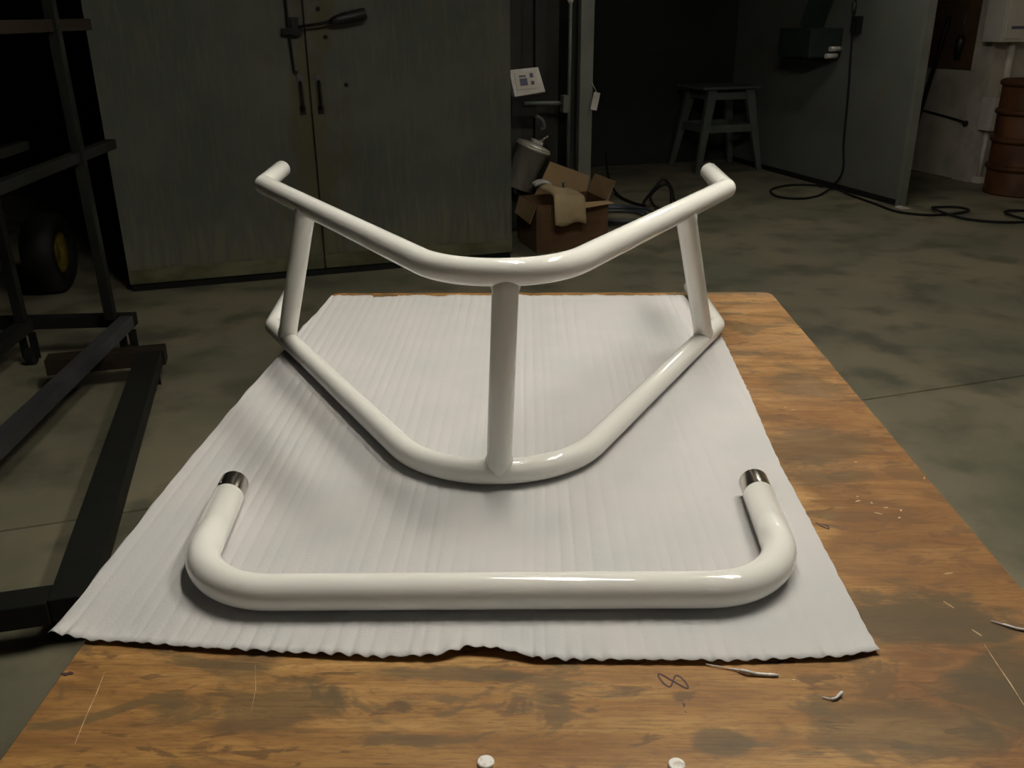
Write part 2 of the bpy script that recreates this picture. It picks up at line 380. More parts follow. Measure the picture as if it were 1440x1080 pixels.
# ------------------------------------------------------------------ plywood table
TZ = 0.86
X0, X1, Y0, Y1 = -0.556, 0.654, -0.035, 2.404
tb = thing('workbench', 'stained plywood workbench carrying the foam sheet', 'table', (0.05, 1.18, 0))
def slab(x0, x1, y0, y1, z0, z1, r, n=6):
    mb = MB(); loop = []
    for cx, cy, a0 in ((x1 - r, y1 - r, 0), (x0 + r, y1 - r, 90), (x0 + r, y0 + r, 180), (x1 - r, y0 + r, 270)):
        for k in range(n + 1):
            a = math.radians(a0 + 90 * k / n); loop.append((cx + r * math.cos(a), cy + r * math.sin(a)))
    prof = [(0.0, z0), (0.0, z1 - 0.002), (0.002, z1)]
    cx, cy = (x0 + x1) / 2, (y0 + y1) / 2
    rings = []
    for ins, z in prof:
        rings.append([mb.bm.verts.new((x - ins * (1 if x > cx else -1), y - ins * (1 if y > cy else -1), z)) for x, y in loop])
    for A, B in zip(rings, rings[1:]):
        for k in range(len(loop)): mb.bm.faces.new((A[k], A[(k + 1) % len(loop)], B[(k + 1) % len(loop)], B[k]))
    mb.bm.faces.new(rings[0][::-1]); mb.bm.faces.new(rings[-1]); return mb
top = slab(X0, X1, Y0, Y1, TZ - 0.018, TZ, 0.025).build('tabletop', M_WOOD, tb)
top.data.materials.append(M_PLYEDGE)
for p in top.data.polygons:
    if abs(p.normal.z) < 0.3: p.material_index = 1
for y in (0.25, 2.15):
    MB().box(X0 + 0.06, X1 - 0.06, y - 0.02, y + 0.02, TZ - 0.108, TZ - 0.018).build('apron', M_LUMBER, tb)
for x in (X0 + 0.08, X1 - 0.08):
    MB().box(x - 0.02, x + 0.02, 0.27, 2.13, TZ - 0.108, TZ - 0.018).build('apron', M_LUMBER, tb)
    for y in (0.27, 2.13):
        sy = 0.045 if y < 1 else -0.045
        MB().box(x - 0.045, x + 0.045, y - 0.045 + sy, y + 0.045 + sy, 0, TZ - 0.108).build('leg', M_LUMBER, tb)
for x, y in ((-0.048, 0.712), (0.148, 0.711)):
    bo = MB().lathe([(0.0088, 0), (0.0088, 0.0028), (0.0078, 0.0038), (0.0, 0.004)], 24, Matrix.Translation((x, y, TZ))).build('bolt_head', M_BOLT, tb, smooth=False)
    bo['label'] = 'white-painted round bolt head'
def ribbon(pts, w, z, name, m, parent, label=None):
    pts = [Vector((p[0], p[1], 0)) for p in pts]; mb = MB(); L_, R_ = [], []
    for i, p in enumerate(pts):
        d = (pts[min(i + 1, len(pts) - 1)] - pts[max(i - 1, 0)]).normalized(); nrm = Vector((-d.y, d.x, 0))
        ww = w * (0.35 if i in (0, len(pts) - 1) else 1)
        L_.append(mb.bm.verts.new((p + nrm * ww / 2) + Vector((0, 0, z)))); R_.append(mb.bm.verts.new((p - nrm * ww / 2) + Vector((0, 0, z))))
    for i in range(len(pts) - 1): mb.bm.faces.new((L_[i], R_[i], R_[i + 1], L_[i + 1]))
    o = mb.build(name, m, parent, solid=0.0003, off=0)
    if label: o['label'] = label
    return o
ZK = TZ + 0.0004
# sideways pen mark of two joined loops, like an 8
e8 = []
for k in range(41):
    a = 2 * math.pi * k / 40
    x = 0.0138 * math.copysign(abs(math.sin(a)) ** 0.9, math.sin(a)); y = 0.0140 * math.sin(2 * a)
    e8.append((0.1625 + x - 0.30 * y, 0.8385 + y * 0.78 - 0.10 * x))
ribbon(e8, 0.0020, ZK, 'pen_mark', M_INK, tb, 'dark pen-drawn figure 8 lying sideways')
ribbon([(0.168, 0.803), (0.1695, 0.800), (0.1685, 0.796)], 0.0035, ZK, 'ink_spot', M_INK, tb)
ribbon([(0.1685, 0.790), (0.170, 0.787)], 0.003, ZK, 'ink_spot', M_INK, tb)
ribbon([(-0.5555, 0.843), (-0.549, 0.841), (-0.546, 0.844), (-0.541, 0.8425)], 0.006, ZK, 'ink_spot', M_INK, tb)
ribbon([(0.428, 1.192), (0.434, 1.180), (0.442, 1.172), (0.443, 1.180), (0.436, 1.188)], 0.003, ZK, 'pen_mark', M_INK, tb)
ribbon([(0.268, 0.874), (0.29, 0.871), (0.30, 0.876), (0.312, 0.872)], 0.003, ZK, 'ink_spot', M_INK, tb)
ribbon([(-0.505, 0.846), (-0.4985, 0.81), (-0.494, 0.775), (-0.487, 0.733)], 0.0010, ZK, 'scratch', M_SCRATCH, tb, 'long pale scratch')
ribbon([(0.550, 0.908), (0.5485, 0.87), (0.548, 0.84), (0.546, 0.80)], 0.0014, ZK, 'scratch', M_SCRATCH, tb, 'long pale scratch')
ribbon([(-0.33, 0.86), (-0.318, 0.82), (-0.312, 0.78)], 0.0005, ZK, 'scratch', M_SCRATCH, tb)
# worn glue patch with pale flecks
for x, y, l, a in ((0.508, 1.255, .010, .4), (0.532, 1.248, .006, 1.6), (0.545, 1.236, .008, .2), (0.526, 1.222, .012, -.5), (0.568, 1.226, .006, 1.2), (0.556, 1.205, .006, .6), (0.515, 1.27, .004, .8),
                   (0.563, 1.057, .014, .25), (0.537, 0.995, .016, -1.1), (0.548, 0.937, .014, -1.1), (0.30, 0.842, .004, 0), (0.196, 0.853, .004, 1), (0.55, 1.39, .005, 0), (0.49, 1.62, .006, .4), (0.50, 1.61, .014, .1), (0.645, 1.33, .008, 1.2)):
    ribbon([(x, y), (x + l / 2 * math.cos(a), y + l / 2 * math.sin(a)), (x + l * math.cos(a), y + l * math.sin(a))], 0.003, ZK, 'pale_fleck', M_SCRATCH, tb)

# glossy plastic scraps lying on the bench
def scrap(name, label, pts, r):
    o = MB().tube(spline(pts, 4), r, 8).build(name, M_SCRAP, smooth=True); tag(o, label, 'scrap', 'glossy plastic scraps on the bench')
zz = TZ + 0.0022
scrap('plastic_scrap', 'long clear plastic sliver just in front of the foam sheet edge', [(0.205, 0.866, zz), (0.238, 0.857, zz), (0.25, 0.851, zz + .002), (0.263, 0.849, zz), (0.286, 0.8475, zz)], [0.0007] * 4 + [0.0012] * 2 + [0.0022] * 10 + [0.0012])
scrap('plastic_scrap', 'tiny clear plastic curl on bare wood near the right bolt', [(0.325, 0.812, zz), (0.337, 0.809, zz), (0.343, 0.812, zz + .001), (0.350, 0.818, zz + .003)], [0.0008] * 4 + [0.0017] * 5 + [0.002] * 3 + [0.001])
scrap('plastic_scrap', 'thin clear plastic strip at the right edge of the bench', [(0.578, 0.952, zz), (0.592, 0.944, zz), (0.603, 0.937, zz), (0.613, 0.935, zz)], [0.001] * 4 + [0.0018] * 8 + [0.001])

# ------------------------------------------------------------------ foam wrap sheet
def lerp_tab(tab, q):
    if q <= tab[0][0]: return tab[0][1]
    for (a, va), (b, vb) in zip(tab, tab[1:]):
        if q <= b:
            w = (q - a) / (b - a); w = w * w * (3 - 2 * w) * 0.5 + w * 0.5
            return va + (vb - va) * w
    return tab[-1][1]
LEFT = [(0.0, -0.603), (0.27, -0.600), (0.45, -0.592), (0.75, -0.572), (1.0, -0.552)]
RIGHT = [(0.0, 0.417), (0.32, 0.421), (0.6, 0.440), (0.76, 0.448), (1.0, 0.410)]
FRONT = [(0.0, 0.908), (0.06, 0.897), (0.25, 0.880), (0.42, 0.870), (0.48, 0.871), (0.515, 0.884), (0.545, 0.882), (0.60, 0.868), (0.8, 0.868), (0.95, 0.876), (1.0, 0.889)]
def sheet(u, v):
    n1 = noise.noise(Vector((u * 40, v * 2, 3)))
    uu = u
    x = lerp_tab(LEFT, v) * (1 - u) + lerp_tab(RIGHT, v) * u
    yb = 2.372 + 0.012 * noise.noise(Vector((u * 18, 0, 5))) + 0.004 * noise.noise(Vector((u * 70, 0, 9))) - (0.010 if 0.12 < u < 0.19 else 0) 
    yf = lerp_tab(FRONT, u) + 0.0012 * noise.noise(Vector((u * 90, 7, 0)))
    y = yf + (yb - yf) * v
    if u > 0.999: x += 0.003 * noise.noise(Vector((v * 160, 1, 0)))
    if u < 0.001: x += 0.004 * noise.noise(Vector((v * 25, 2, 0)))
    ph = x / 0.0215 * math.pi + 2.4 * noise.noise(Vector((x * 9, y * 0.5, 0))) + 1.2 * noise.noise(Vector((x * 30, y * 1.2, 4)))
    amp = 0.00066 * (0.7 + 1.1 * noise.noise(Vector((x * 12, y * 2.0, 2))))
    fl_ = max(0.0, 1 - (y - yf) / 0.05)
    z = TZ + 0.0016 + 2 * amp * abs(math.sin(ph)) ** 0.55 * (1 + 1.6 * fl_ * fl_)
    z += 0.0050 * fl_ * fl_ * (0.8 + 0.5 * noise.noise(Vector((x * 11, 0, 1))))
    z += 0.0016 * fl_ ** 3 * math.sin(x / 0.0215 * 2 * math.pi + 2 * noise.noise(Vector((x * 14, 0, 8))))
    bump = math.exp(-((u - 0.53) / 0.05) ** 2)
    z += 0.004 * bump * fl_ * fl_
    return (x, y, z)
sh = MB().grid(sheet, 560, 110).build('foam_wrap_sheet', M_FOAM, smooth=True, solid=0.0008, off=-1)
tag(sh, 'white ribbed foam wrap sheet spread on the plywood bench', 'packing sheet')

# ------------------------------------------------------------------ white tubular frame
RF = 0.0213
ZL, ZU = TZ + 0.0038 + RF, 1.218
fr = thing('tubular_frame', 'white powder-coated tubular frame with two V-shaped rails and three uprights', 'metal frame', (-0.08, 1.9, TZ))
low = fillet([(-0.648, 2.335, ZL), (-0.622, 2.045, ZL), (-0.172, 1.303, ZL), (0.056, 1.309, ZL), (0.436, 2.045, ZL), (0.430, 2.375, ZL)], [0.06, 0.19, 0.19, 0.06], 14)
upp = fillet([(-0.628, 2.285, ZU), (-0.613, 2.062, ZU), (-0.132, 1.308, ZU), (0.036, 1.311, ZU), (0.421, 1.988, ZU), (0.424, 2.215, ZU)], [0.032, 0.145, 0.145, 0.032], 14)
def roundcap(pts, r):      # rounded tube ends
    A, B = pts[0], pts[1]; d = (A - B).normalized(); C, D = pts[-1], pts[-2]; e = (C - D).normalized()
    pre, pr, post, po = [], [], [], []
    for k in range(5):
        a = k / 4 * math.pi / 2; pre.append(A - d * 0.006 + d * 0.006 * math.cos(a)); pr.append(r - 0.006 + 0.006 * math.sin(a))
        post.append(C - e * 0.006 + e * 0.006 * math.sin(a)); po.append(r - 0.006 + 0.006 * math.cos(a))
    return pre + pts[1:-1] + post, pr + [r] * (len(pts) - 2) + po
P_, R_ = roundcap(low, RF); MB().tube(P_, R_, 40).build('lower_rail', M_WEAVE, fr, smooth=True)
P_, R_ = roundcap(upp, RF); MB().tube(P_, R_, 40).build('upper_rail', M_WEAVE, fr, smooth=True)
def upright(a, b, r):
    a, b = Vector(a), Vector(b); L_ = (b - a).length; pts, rs = [], []
    n = 44
    for k in range(n + 1):
        d = L_ * k / n; e = min(d, L_ - d)
        flare = 0.0032 * max(0, 1 - abs(e - 0.021) / 0.008) if e > 0.012 else -0.002
        pts.append(a + (b - a) * k / n); rs.append(r + flare)
    MB().tube(pts, rs, 36).build('upright', M_WEAVE, fr, smooth=True)
upright((-0.055, 1.303, ZL), (-0.040, 1.310, ZU), 0.0205)
upright((-0.566, 1.950, ZL), (-0.457, 1.812, ZU), 0.0205)
upright((0.391, 1.955, ZL), (0.297, 1.768, ZU), 0.0205)
e = Vector((0.4242, 2.235, ZU))
ins = MB().tube([(0.4240, 2.2145, ZU), (0.42415, 2.238, ZU), (0.4242, 2.241, ZU)], [0.0185, 0.0185, 0.0165], 28).build('end_insert', M_CHROME, fr, smooth=True)
ins['label'] = 'bare metal insert in the tube end'
# ------------------------------------------------------------------ white U-shaped bar
RB = 0.0238; ZB = TZ + 0.0036 + RB
ub = thing('tube_bar', 'white powder-coated U-shaped tube bar with bare metal end sleeves', 'metal bar', (-0.05, 1.05, TZ))
PL, PR = Vector((-0.4705, 1.214, ZB)), Vector((0.3475, 1.226, ZB))
up_ = fillet([PL, (-0.449, 0.966, ZB), (0.338, 0.982, ZB), PR], [0.118, 0.118], 20)
MB().tube(up_, RB, 44).build('tube', M_WEAVE, ub, smooth=True)
for P, Q in ((up_[0], up_[1]), (up_[-1], up_[-2])):
    d = (P - Q).normalized()
    SM = Matrix.Translation(P) @ d.to_track_quat('Z', 'Y').to_matrix().to_4x4()
    sl = MB().lathe([(0.0220, -0.006), (0.0220, 0.0015), (0.0205, 0.0017), (0.0205, 0.0032), (0.0226, 0.0034), (0.0226, 0.0435), (0.0220, 0.045), (0.0185, 0.045), (0.0180, 0.015), (0.0, 0.015)], 48, SM).build('end_sleeve', M_CHROME, ub, smooth=True)
    md = sl.modifiers.new('edges', 'EDGE_SPLIT'); md.split_angle = math.radians(35)
    sl['label'] = 'bare shiny metal end sleeve'
    side = d.cross(Vector((0, 0, 1))).normalized()
    if P is up_[0]:
        c = P + d * 0.014 + (Vector((0, 0, 1)) * 0.8 - side * 0.6) * 0.0222
        nrm = (Vector((0, 0, 1)) * 0.8 - side * 0.6)
        MB().tube([c, c + nrm * 0.0012], [0.004, 0.0034], 14).build('set_screw', M_CHROME, sl, smooth=False)

# ------------------------------------------------------------------ curing oven with double doors
OS0, OS1, OT = -0.607, 1.853, 5.82
seam = 0.578
ov = thing('curing_oven', 'tall grey sheet-metal oven with closed double doors', 'oven', st(0.6, 6.9))
MB().box(OS0 + 0.005, OS1 - 0.005, OT + 0.05, 8.2, 0.0, 2.6, ROT).build('body', M_OVEN, ov)
doors = []
for a, b in ((OS0, seam - 0.006), (seam + 0.006, OS1)):
    d = MB().box(a, b, OT, OT + 0.048, 0.045, 2.55, ROT).build('door', M_OVEN, ov, bevel=0.004); doors.append(d)
    MB().box(a, b, OT - 0.006, OT - 0.0005, 0.05, 0.135, ROT).build('kick_strip', M_OVENSTRIP, d)
    MB().box(a, b, OT - 0.009, OT - 0.0005, 0.137, 0.147, ROT).build('ridge', M_OVEN, d)
    h = seam - 0.05 if b < 1 else seam + 0.058
    MB().tube(fillet([st(h, OT, 1.20), st(h, OT - 0.05, 1.20), st(h, OT - 0.05, 1.05), st(h, OT, 1.05)], [0.02, 0.02], 5), 0.009, 10).build('pull_handle', M_DARKSTEEL, d, smooth=True)
    for z in (1.215, 1.035):
        MB().box(h - 0.018, h + 0.018, OT - 0.008, OT - 0.0005, z - 0.025, z + 0.025, ROT).build('handle_plate', M_BRIGHTSTEEL if z > 1.1 else M_DARKSTEEL, d)
MB().box(OS0 + 0.01, OS1 - 0.01, OT + 0.012, OT + 0.05, 0, 0.04, ROT).build('threshold', M_DARKSTEEL, ov)
MB().tube([st(0.482, OT - 0.03, 2.3), st(0.485, OT - 0.03, 1.5), st(0.497, OT - 0.03, 1.262), st(0.515, OT - 0.03, 1.258)], 0.008, 8).build('latch_rod', M_DARKSTEEL, ov, smooth=True)
MB().box(0.445, 0.56, OT - 0.045, OT - 0.0005, 1.465, 1.50, ROT).box(0.50, 0.545, OT - 0.05, OT - 0.0005, 1.46, 1.56, ROT).build('latch_bracket', M_DARKSTEEL, ov)
lv = MB().tube([st(0.54, OT - 0.06, 1.507), st(0.66, OT - 0.065, 1.522), st(0.73, OT - 0.07, 1.535)], [0.008, 0.009, 0.010], 10).build('latch_lever', M_DARKSTEEL, ov, smooth=True)
MB().tube([st(0.72, OT - 0.07, 1.533), st(0.75, OT - 0.07, 1.54), st(0.80, OT - 0.07, 1.551), st(0.93, OT - 0.07, 1.575), st(0.94, OT - 0.07, 1.577)], [0.012, 0.024, 0.032, 0.034, 0.026], 14).build('grip', M_BLACK, lv, smooth=True)
for s_, z in ((0.668, 1.605), (0.80, 1.176), (0.70, 1.45)):
    MB().lathe([(0.012, 0), (0.012, 0.012), (0.006, 0.016)], 10, Matrix.Translation(st(s_, OT, z)) @ ROT @ Matrix.Rotation(math.pi / 2, 4, 'X')).build('bolt', M_DARKSTEEL, ov)

# ------------------------------------------------------------------ dark spray booth
struct(MB().box(2.50, 5.60, 9.3, 9.36, 0, 2.7, ROT).build('wall_booth_back', M_BOOTHIN))
struct(MB().box(2.50, 2.55, 6.47, 9.29, 0, 2.7, ROT).build('wall_booth_left', M_BOOTHIN))
struct(MB().box(1.90, 5.60, 6.40, 9.36, 2.7, 2.76, ROT).build('ceiling_booth', M_BOOTHIN))
MB_ = MB().box(5.545, 5.60, 6.44, 9.29, 0, 2.69, ROT)
pn = thing('booth_side_panel', 'grey sheet-metal side panel of the dark booth', 'panel', st(5.57, 7.9))
MB_.build('sheet', M_PANEL, pn)
MB().box(5.532, 5.612, 6.40, 6.44, 0, 2.69, ROT).build('edge_trim', M_TRIM, pn, bevel=0.004)
MB().box(5.535, 5.545, 6.45, 9.28, 0.0, 0.05, ROT).build('floor_angle', M_DARKSTEEL, pn)
struct(MB().box(2.565, 2.665, 6.40, 6.46, 0, 2.69, ROT).build('trim_1', M_TRIM, bevel=0.004))
struct(MB().box(2.67, 5.53, 6.40, 6.46, 2.50, 2.69, ROT).build('trim_2', M_TRIM))

# dark green fitting on the booth panel
sb = thing('motor_housing', 'dark green motor housing bolted high on the booth side panel', 'motor', st(5.35, 7.65, 1.13))
MB().box(5.20, 5.544, 7.45, 7.95, 1.17, 1.42, ROT).build('case', M_GREENBOX, sb, bevel=0.015)
MB().beam(st(5.40, 7.75, 1.42), st(5.44, 7.58, 1.9), 0.16, 0.14).build('hanger_arm', M_GREENBOX, sb)
for z, ds in ((1.245, 0.0), (1.185, -0.035)):
    ft = MB().tube([st(5.40 + ds, 7.425, z), st(5.515 + ds, 7.425, z)], [0.022, 0.022], 14).build('pale_fitting', M_WHITEPLASTIC, sb, smooth=True)
    MB().box(5.43 + ds, 5.48 + ds, 7.425, 7.452, z - 0.015, z + 0.015, ROT).build('fitting_neck', M_GREENBOX, ft)
MB().box(5.25, 5.50, 7.60, 7.85, 1.13, 1.17, ROT).build('foot', M_GREENBOX, sb)

# cable hanging down the panel
hc = thing('hanging_cable', 'dark cable hanging down the booth side panel', 'cable', st(5.53, 7.2, 0))
MB().tube(spline([st(5.528, 7.33, 1.95), st(5.525, 7.31, 1.6), st(5.522, 7.28, 1.2), st(5.525, 7.25, 0.85), st(5.52, 7.22, 0.45), st(5.52, 7.18, 0.2), st(5.50, 7.26, 0.05), st(5.44, 7.40, 0.012)], 8), 0.010, 8).build('cord', M_RUBBER, hc, smooth=True)
for z, t_ in ((1.60, 7.31), (1.42, 7.30)):
    MB().lathe([(0.017, 0), (0.022, 0.02), (0.022, 0.06), (0.015, 0.08)], 12, Matrix.Translation(st(5.518, t_, z - 0.04))).build('clip', M_BRIGHTSTEEL, hc, smooth=True)
MB().box(5.49, 5.544, 7.20, 7.29, 1.38, 1.52, ROT).build('cable_clamp', M_DARKSTEEL, hc)

# four-legged metal stand inside the booth
sl_ = thing('shop_stand', 'grey-green four-legged metal stand inside the dark booth', 'stand', st(5.1, 8.75))
MB().box(4.72, 5.37, 8.45, 9.02, 0.838, 0.86, ROT).build('top', M_STOOL, sl_, bevel=0.004)
lg = {}
for sx in (0, 1):
    for ty in (0, 1):
        b = st((4.74, 5.47)[sx], (8.50, 9.10)[ty], 0.0); a = st((4.86, 5.28)[sx], (8.53, 8.95)[ty], 0.838)
        wu, wv = Vector((UX, UY, 0)), Vector((-UY, UX, 0))
        def ring(c, w): return [c - wu * w - wv * w * .6, c + wu * w - wv * w * .6, c + wu * w + wv * w * .6, c - wu * w + wv * w * .6]
        MB().hexa(ring(b, 0.027) + ring(a, 0.052)).build('leg', M_STOOL, sl_); lg[sx, ty] = (b, a)
def at(k, f): return lg[k][0].lerp(lg[k][1], f)
for A, B in (((0, 0), (1, 0)), ((0, 1), (1, 1)), ((0, 0), (0, 1)), ((1, 0), (1, 1))):
    MB().beam(at(A, 0.915), at(B, 0.915), 0.03, 0.07).build('apron', M_STOOL, sl_)
    MB().beam(at(A, 0.53), at(B, 0.53), 0.03, 0.075).build('stretcher', M_STOOL, sl_)

# ------------------------------------------------------------------ powder gear between the oven and the booth post
cu = thing('control_unit', 'tilted pale control display on a grey arm beside the oven', 'control unit', st(2.1, 6.15, 0))
tilt = Matrix.Translation(st(2.17, 6.36, 1.03)) @ ROT @ Matrix.Rotation(math.radians(-4), 4, 'Y') @ Matrix.Rotation(math.radians(-20), 4, 'X')
hs = MB().hexa([tilt @ Vector(p) for p in ((-.115, 0, 0), (.118, 0, 0.012), (.118, .06, 0.012), (-.115, .06, 0), (-.125, 0, .19), (.095, 0, .19), (.095, .06, .19), (-.125, .06, .19))]).build('display_housing', M_WHITEPLASTIC, cu, bevel=0.006)
MB().box(-.09, .07, -.004, -.0005, .045, .165, tilt).build('display_face', M_GREYPAINT, hs)
for x, z, w, h in ((-.06, .07, .055, .05), (-.06, .13, .05, .012), (.02, .12, .025, .03), (.02, .07, .025, .025)):
    MB().box(x, x + w, -.006, -.0042, z, z + h, tilt).build('printed_key', M_PRINT, hs)
MB().box(2.04, 2.23, 6.385, 6.48, 0.88, 1.02, ROT).build('black_box', M_BLACK, cu, bevel=0.006)
MB().tube([st(2.12, 6.355, 0.975), st(2.43, 6.385, 0.965)], 0.015, 12).build('arm', M_STOOL, cu, smooth=True)
MB().box(2.42, 2.461, 6.35, 6.42, 0.90, 1.02, ROT).build('arm_clamp', M_TRIM, cu, bevel=0.004)
MB().tube(spline([st(2.20, 6.42, 0.89), st(2.27, 6.41, 0.86), st(2.30, 6.42, 0.80), st(2.28, 6.44, 0.785)], 6), 0.012, 8).build('hose', M_GREYHOOD, cu, smooth=True)
pp = thing('upright_pipe', 'thin dark upright pipe beside the pale booth post', 'pipe', st(2.475, 6.40, 0))
MB().tube([st(2.475, 6.385, 0.0), st(2.475, 6.385, 2.3)], 0.012, 12).build('pipe', M_STOOL, pp, smooth=True)
MB().lathe([(0.045, 0), (0.045, 0.012), (0.014, 0.02)], 24, Matrix.Translation(st(2.475, 6.385, 0))).build('flange', M_DARKSTEEL, pp)
MB().lathe([(0.012, 0), (0.02, 0.015), (0.02, 0.04), (0.012, 0.05)], 12, Matrix.Translation(st(2.475, 6.385, 1.63))).build('pipe_clip', M_WHITEPLASTIC, pp, smooth=True)

hp = thing('powder_hopper', 'tilted stainless steel canister behind the cardboard box', 'canister', st(2.10, 6.44, 0))
HM = Matrix.Translation(st(2.105, 6.475, 0.365)) @ ROT @ Matrix.Rotation(math.radians(22), 4, 'Y') @ Matrix.Rotation(math.radians(6), 4, 'X')
MB().lathe([(0.105, 0), (0.120, 0.012), (0.126, 0.30), (0.134, 0.302), (0.134, 0.322), (0.128, 0.324)], 40, HM).build('canister_body', M_STAINLESS, hp, smooth=True)
ld = MB().lathe([(0.126, 0.325), (0.126, 0.332), (0.05, 0.346), (0.0, 0.348)], 36, HM).build('lid', M_STAINLESS, hp, smooth=True)
MB().box(-0.03, 0.05, -0.03, 0.03, 0.348, 0.372, HM).build('lid_fitting', M_WHITEPLASTIC, ld, bevel=0.004)
MB().tube([HM @ Vector((0.03, 0, 0.37)), HM @ Vector((0.07, -0.01, 0.43))], 0.011, 10).build('lid_spout', M_CHROME, ld, smooth=True)
MB().tube([HM @ Vector((0, 0, 0.002)), HM @ Vector((0, 0, -0.05))], [0.03, 0.02], 14).build('outlet', M_CHROME, hp, smooth=True)
for a in (0.5, 2.6, 4.7):   # support stand
    p = HM @ Vector((0.06 * math.cos(a), 0.06 * math.sin(a), 0.0))
    q = st(2.09 + 0.10 * math.cos(a), 6.47 + 0.09 * math.sin(a), 0.0)
    MB().tube([p, q], 0.011, 8).build('leg', M_DARKSTEEL, hp, smooth=True)
# strip curtain closing the gap behind
scn = thing('strip_curtain', 'dark vertical strip curtain hanging behind the control display', 'curtain', st(2.2, 6.62, 0))
for k in range(6):
    s_ = 1.90 + k * 0.098
    MB().box(s_, s_ + 0.09, 6.60 + 0.02 * (k % 2), 6.606 + 0.02 * (k % 2), 0.02, 2.68, ROT).build('strip', M_DARKWALL, scn)
MB().box(1.88, 2.49, 6.595, 6.635, 2.66, 2.70, ROT).build('curtain_rail', M_DARKSTEEL, scn)

# cardboard box with open flaps
bx = thing('cardboard_box', 'open brown cardboard box with raised flaps', 'box', st(2.33, 6.08))
BS0, BS1, BT0, BT1, BH = 2.06, 2.60, 5.90, 6.30, 0.335
c_ = 0.006
MB().box(BS0, BS1, BT0, BT0 + c_, 0, BH, ROT).build('wall', M_CARD_SHADED, bx)
MB().box(BS0, BS1, BT1 - c_, BT1, 0, BH, ROT).build('wall', M_CARD_SHADED, bx)
MB().box(BS0, BS0 + c_, BT0 + c_, BT1 - c_, 0, BH, ROT).build('wall', M_CARD_SHADED, bx)
MB().box(BS1 - c_, BS1, BT0 + c_, BT1 - c_, 0, BH, ROT).build('wall', M_CARD_SHADED, bx)
MB().box(BS0 + c_, BS1 - c_, BT0 + c_, BT1 - c_, 0, 0.006, ROT).build('bottom', M_CARD_SHADED, bx)
def flap(pts, name='flap', m=M_CARD_LIT):
    mb = MB(); mb.bm.faces.new([mb.bm.verts.new(p) for p in pts]); return mb.build(name, m, bx, solid=0.005, off=0)
flap([st(BS0 + .12, BT1 - .003, BH), st(BS1 - .01, BT1 - .003, BH), st(BS1 + .02, BT1 + .01, BH + .11), st(BS0 + .25, BT1 + .02, BH + .23)])
flap([st(BS1 - .003, BT0 + .01, BH), st(BS1 - .003, BT1 - .01, BH), st(BS1 + .05, BT1 - .02, BH + .13), st(BS1 + .06, BT0 + .03, BH + .13)])
flap([st(BS0 + .20, BT0 + .003, BH), st(BS1 - .01, BT0 + .003, BH), st(BS1 + .02, BT0 - .05, BH - .008), st(BS0 + .22, BT0 - .09, BH - .03)])
flap([st(BS0 + .003, BT0 + .01, BH), st(BS0 + .003, BT1 - .01, BH), st(BS0 - .045, BT1 - .05, BH - .11), st(BS0 - .04, BT0 + .03, BH - .13)])
tp = MB().box(BS0 - 0.003, BS0 + 0.03, BT0 - 0.003, BT0 - 0.0005, 0.12, 0.30, ROT).build('tape', M_BOARD, bx)
# kraft paper hanging over the front
def kraft(u, v):
    s_ = 2.15 + 0.23 * u + 0.02 * v
    if v < 0.45: t_ = 6.15 - 0.26 * v / 0.45; z = BH + 0.075 - 0.02 * v / 0.45 + 0.02 * math.sin(u * 4)
    else:
        w = (v - 0.45) / 0.55; t_ = 5.89 - 0.12 * math.sin(w * 1.5); z = BH + 0.055 + 0.02 * math.sin(u * 4) * (1 - w) - 0.17 * w * w
    return st(s_ + 0.02 * math.sin(v * 5), t_, z + 0.012 * math.sin(u * 7 + v * 3))
kp = MB().grid(kraft, 10, 18).build('kraft_paper', M_KRAFT, smooth=True, solid=0.002, off=0)
tag(kp, 'crumpled kraft paper hanging over the cardboard box front', 'packing paper')
wt = MB().grid(lambda u, v: st(2.14 + 0.13 * u, 6.17 + 0.08 * v, BH + 0.085 + 0.02 * math.sin(3 * u) + 0.01 * v), 6, 4).build('white_wrapper', M_WHITEPLASTIC, smooth=True, solid=0.012, off=0)
tag(wt, 'small white wrapper on top of the open cardboard box', 'wrapper')
rd = MB().tube([st(2.42, 6.12, 0.02), st(2.36, 6.17, BH + .10)], 0.013, 10).build('metal_rod', M_BRIGHTSTEEL, smooth=True)
tag(rd, 'short metal rod poking out of the cardboard box', 'rod')

# white tag hung on the booth post
tg = thing('paper_tag', 'small white tag hanging on the booth post', 'tag', st(2.70, 6.39, 0.90))
TM = Matrix.Translation(st(2.695, 6.388, 1.03)) @ ROT @ Matrix.Rotation(math.radians(12), 4, 'Y')
MB().box(-0.025, 0.025, -0.004, 0.0, -0.125, 0.0, TM).build('card', M_WHITEPLASTIC, tg)
MB().tube([TM @ Vector((0, -0.002, -0.004)), st(2.655, 6.395, 1.10)], 0.002, 6).build('string', M_WHITEPLASTIC, tg)

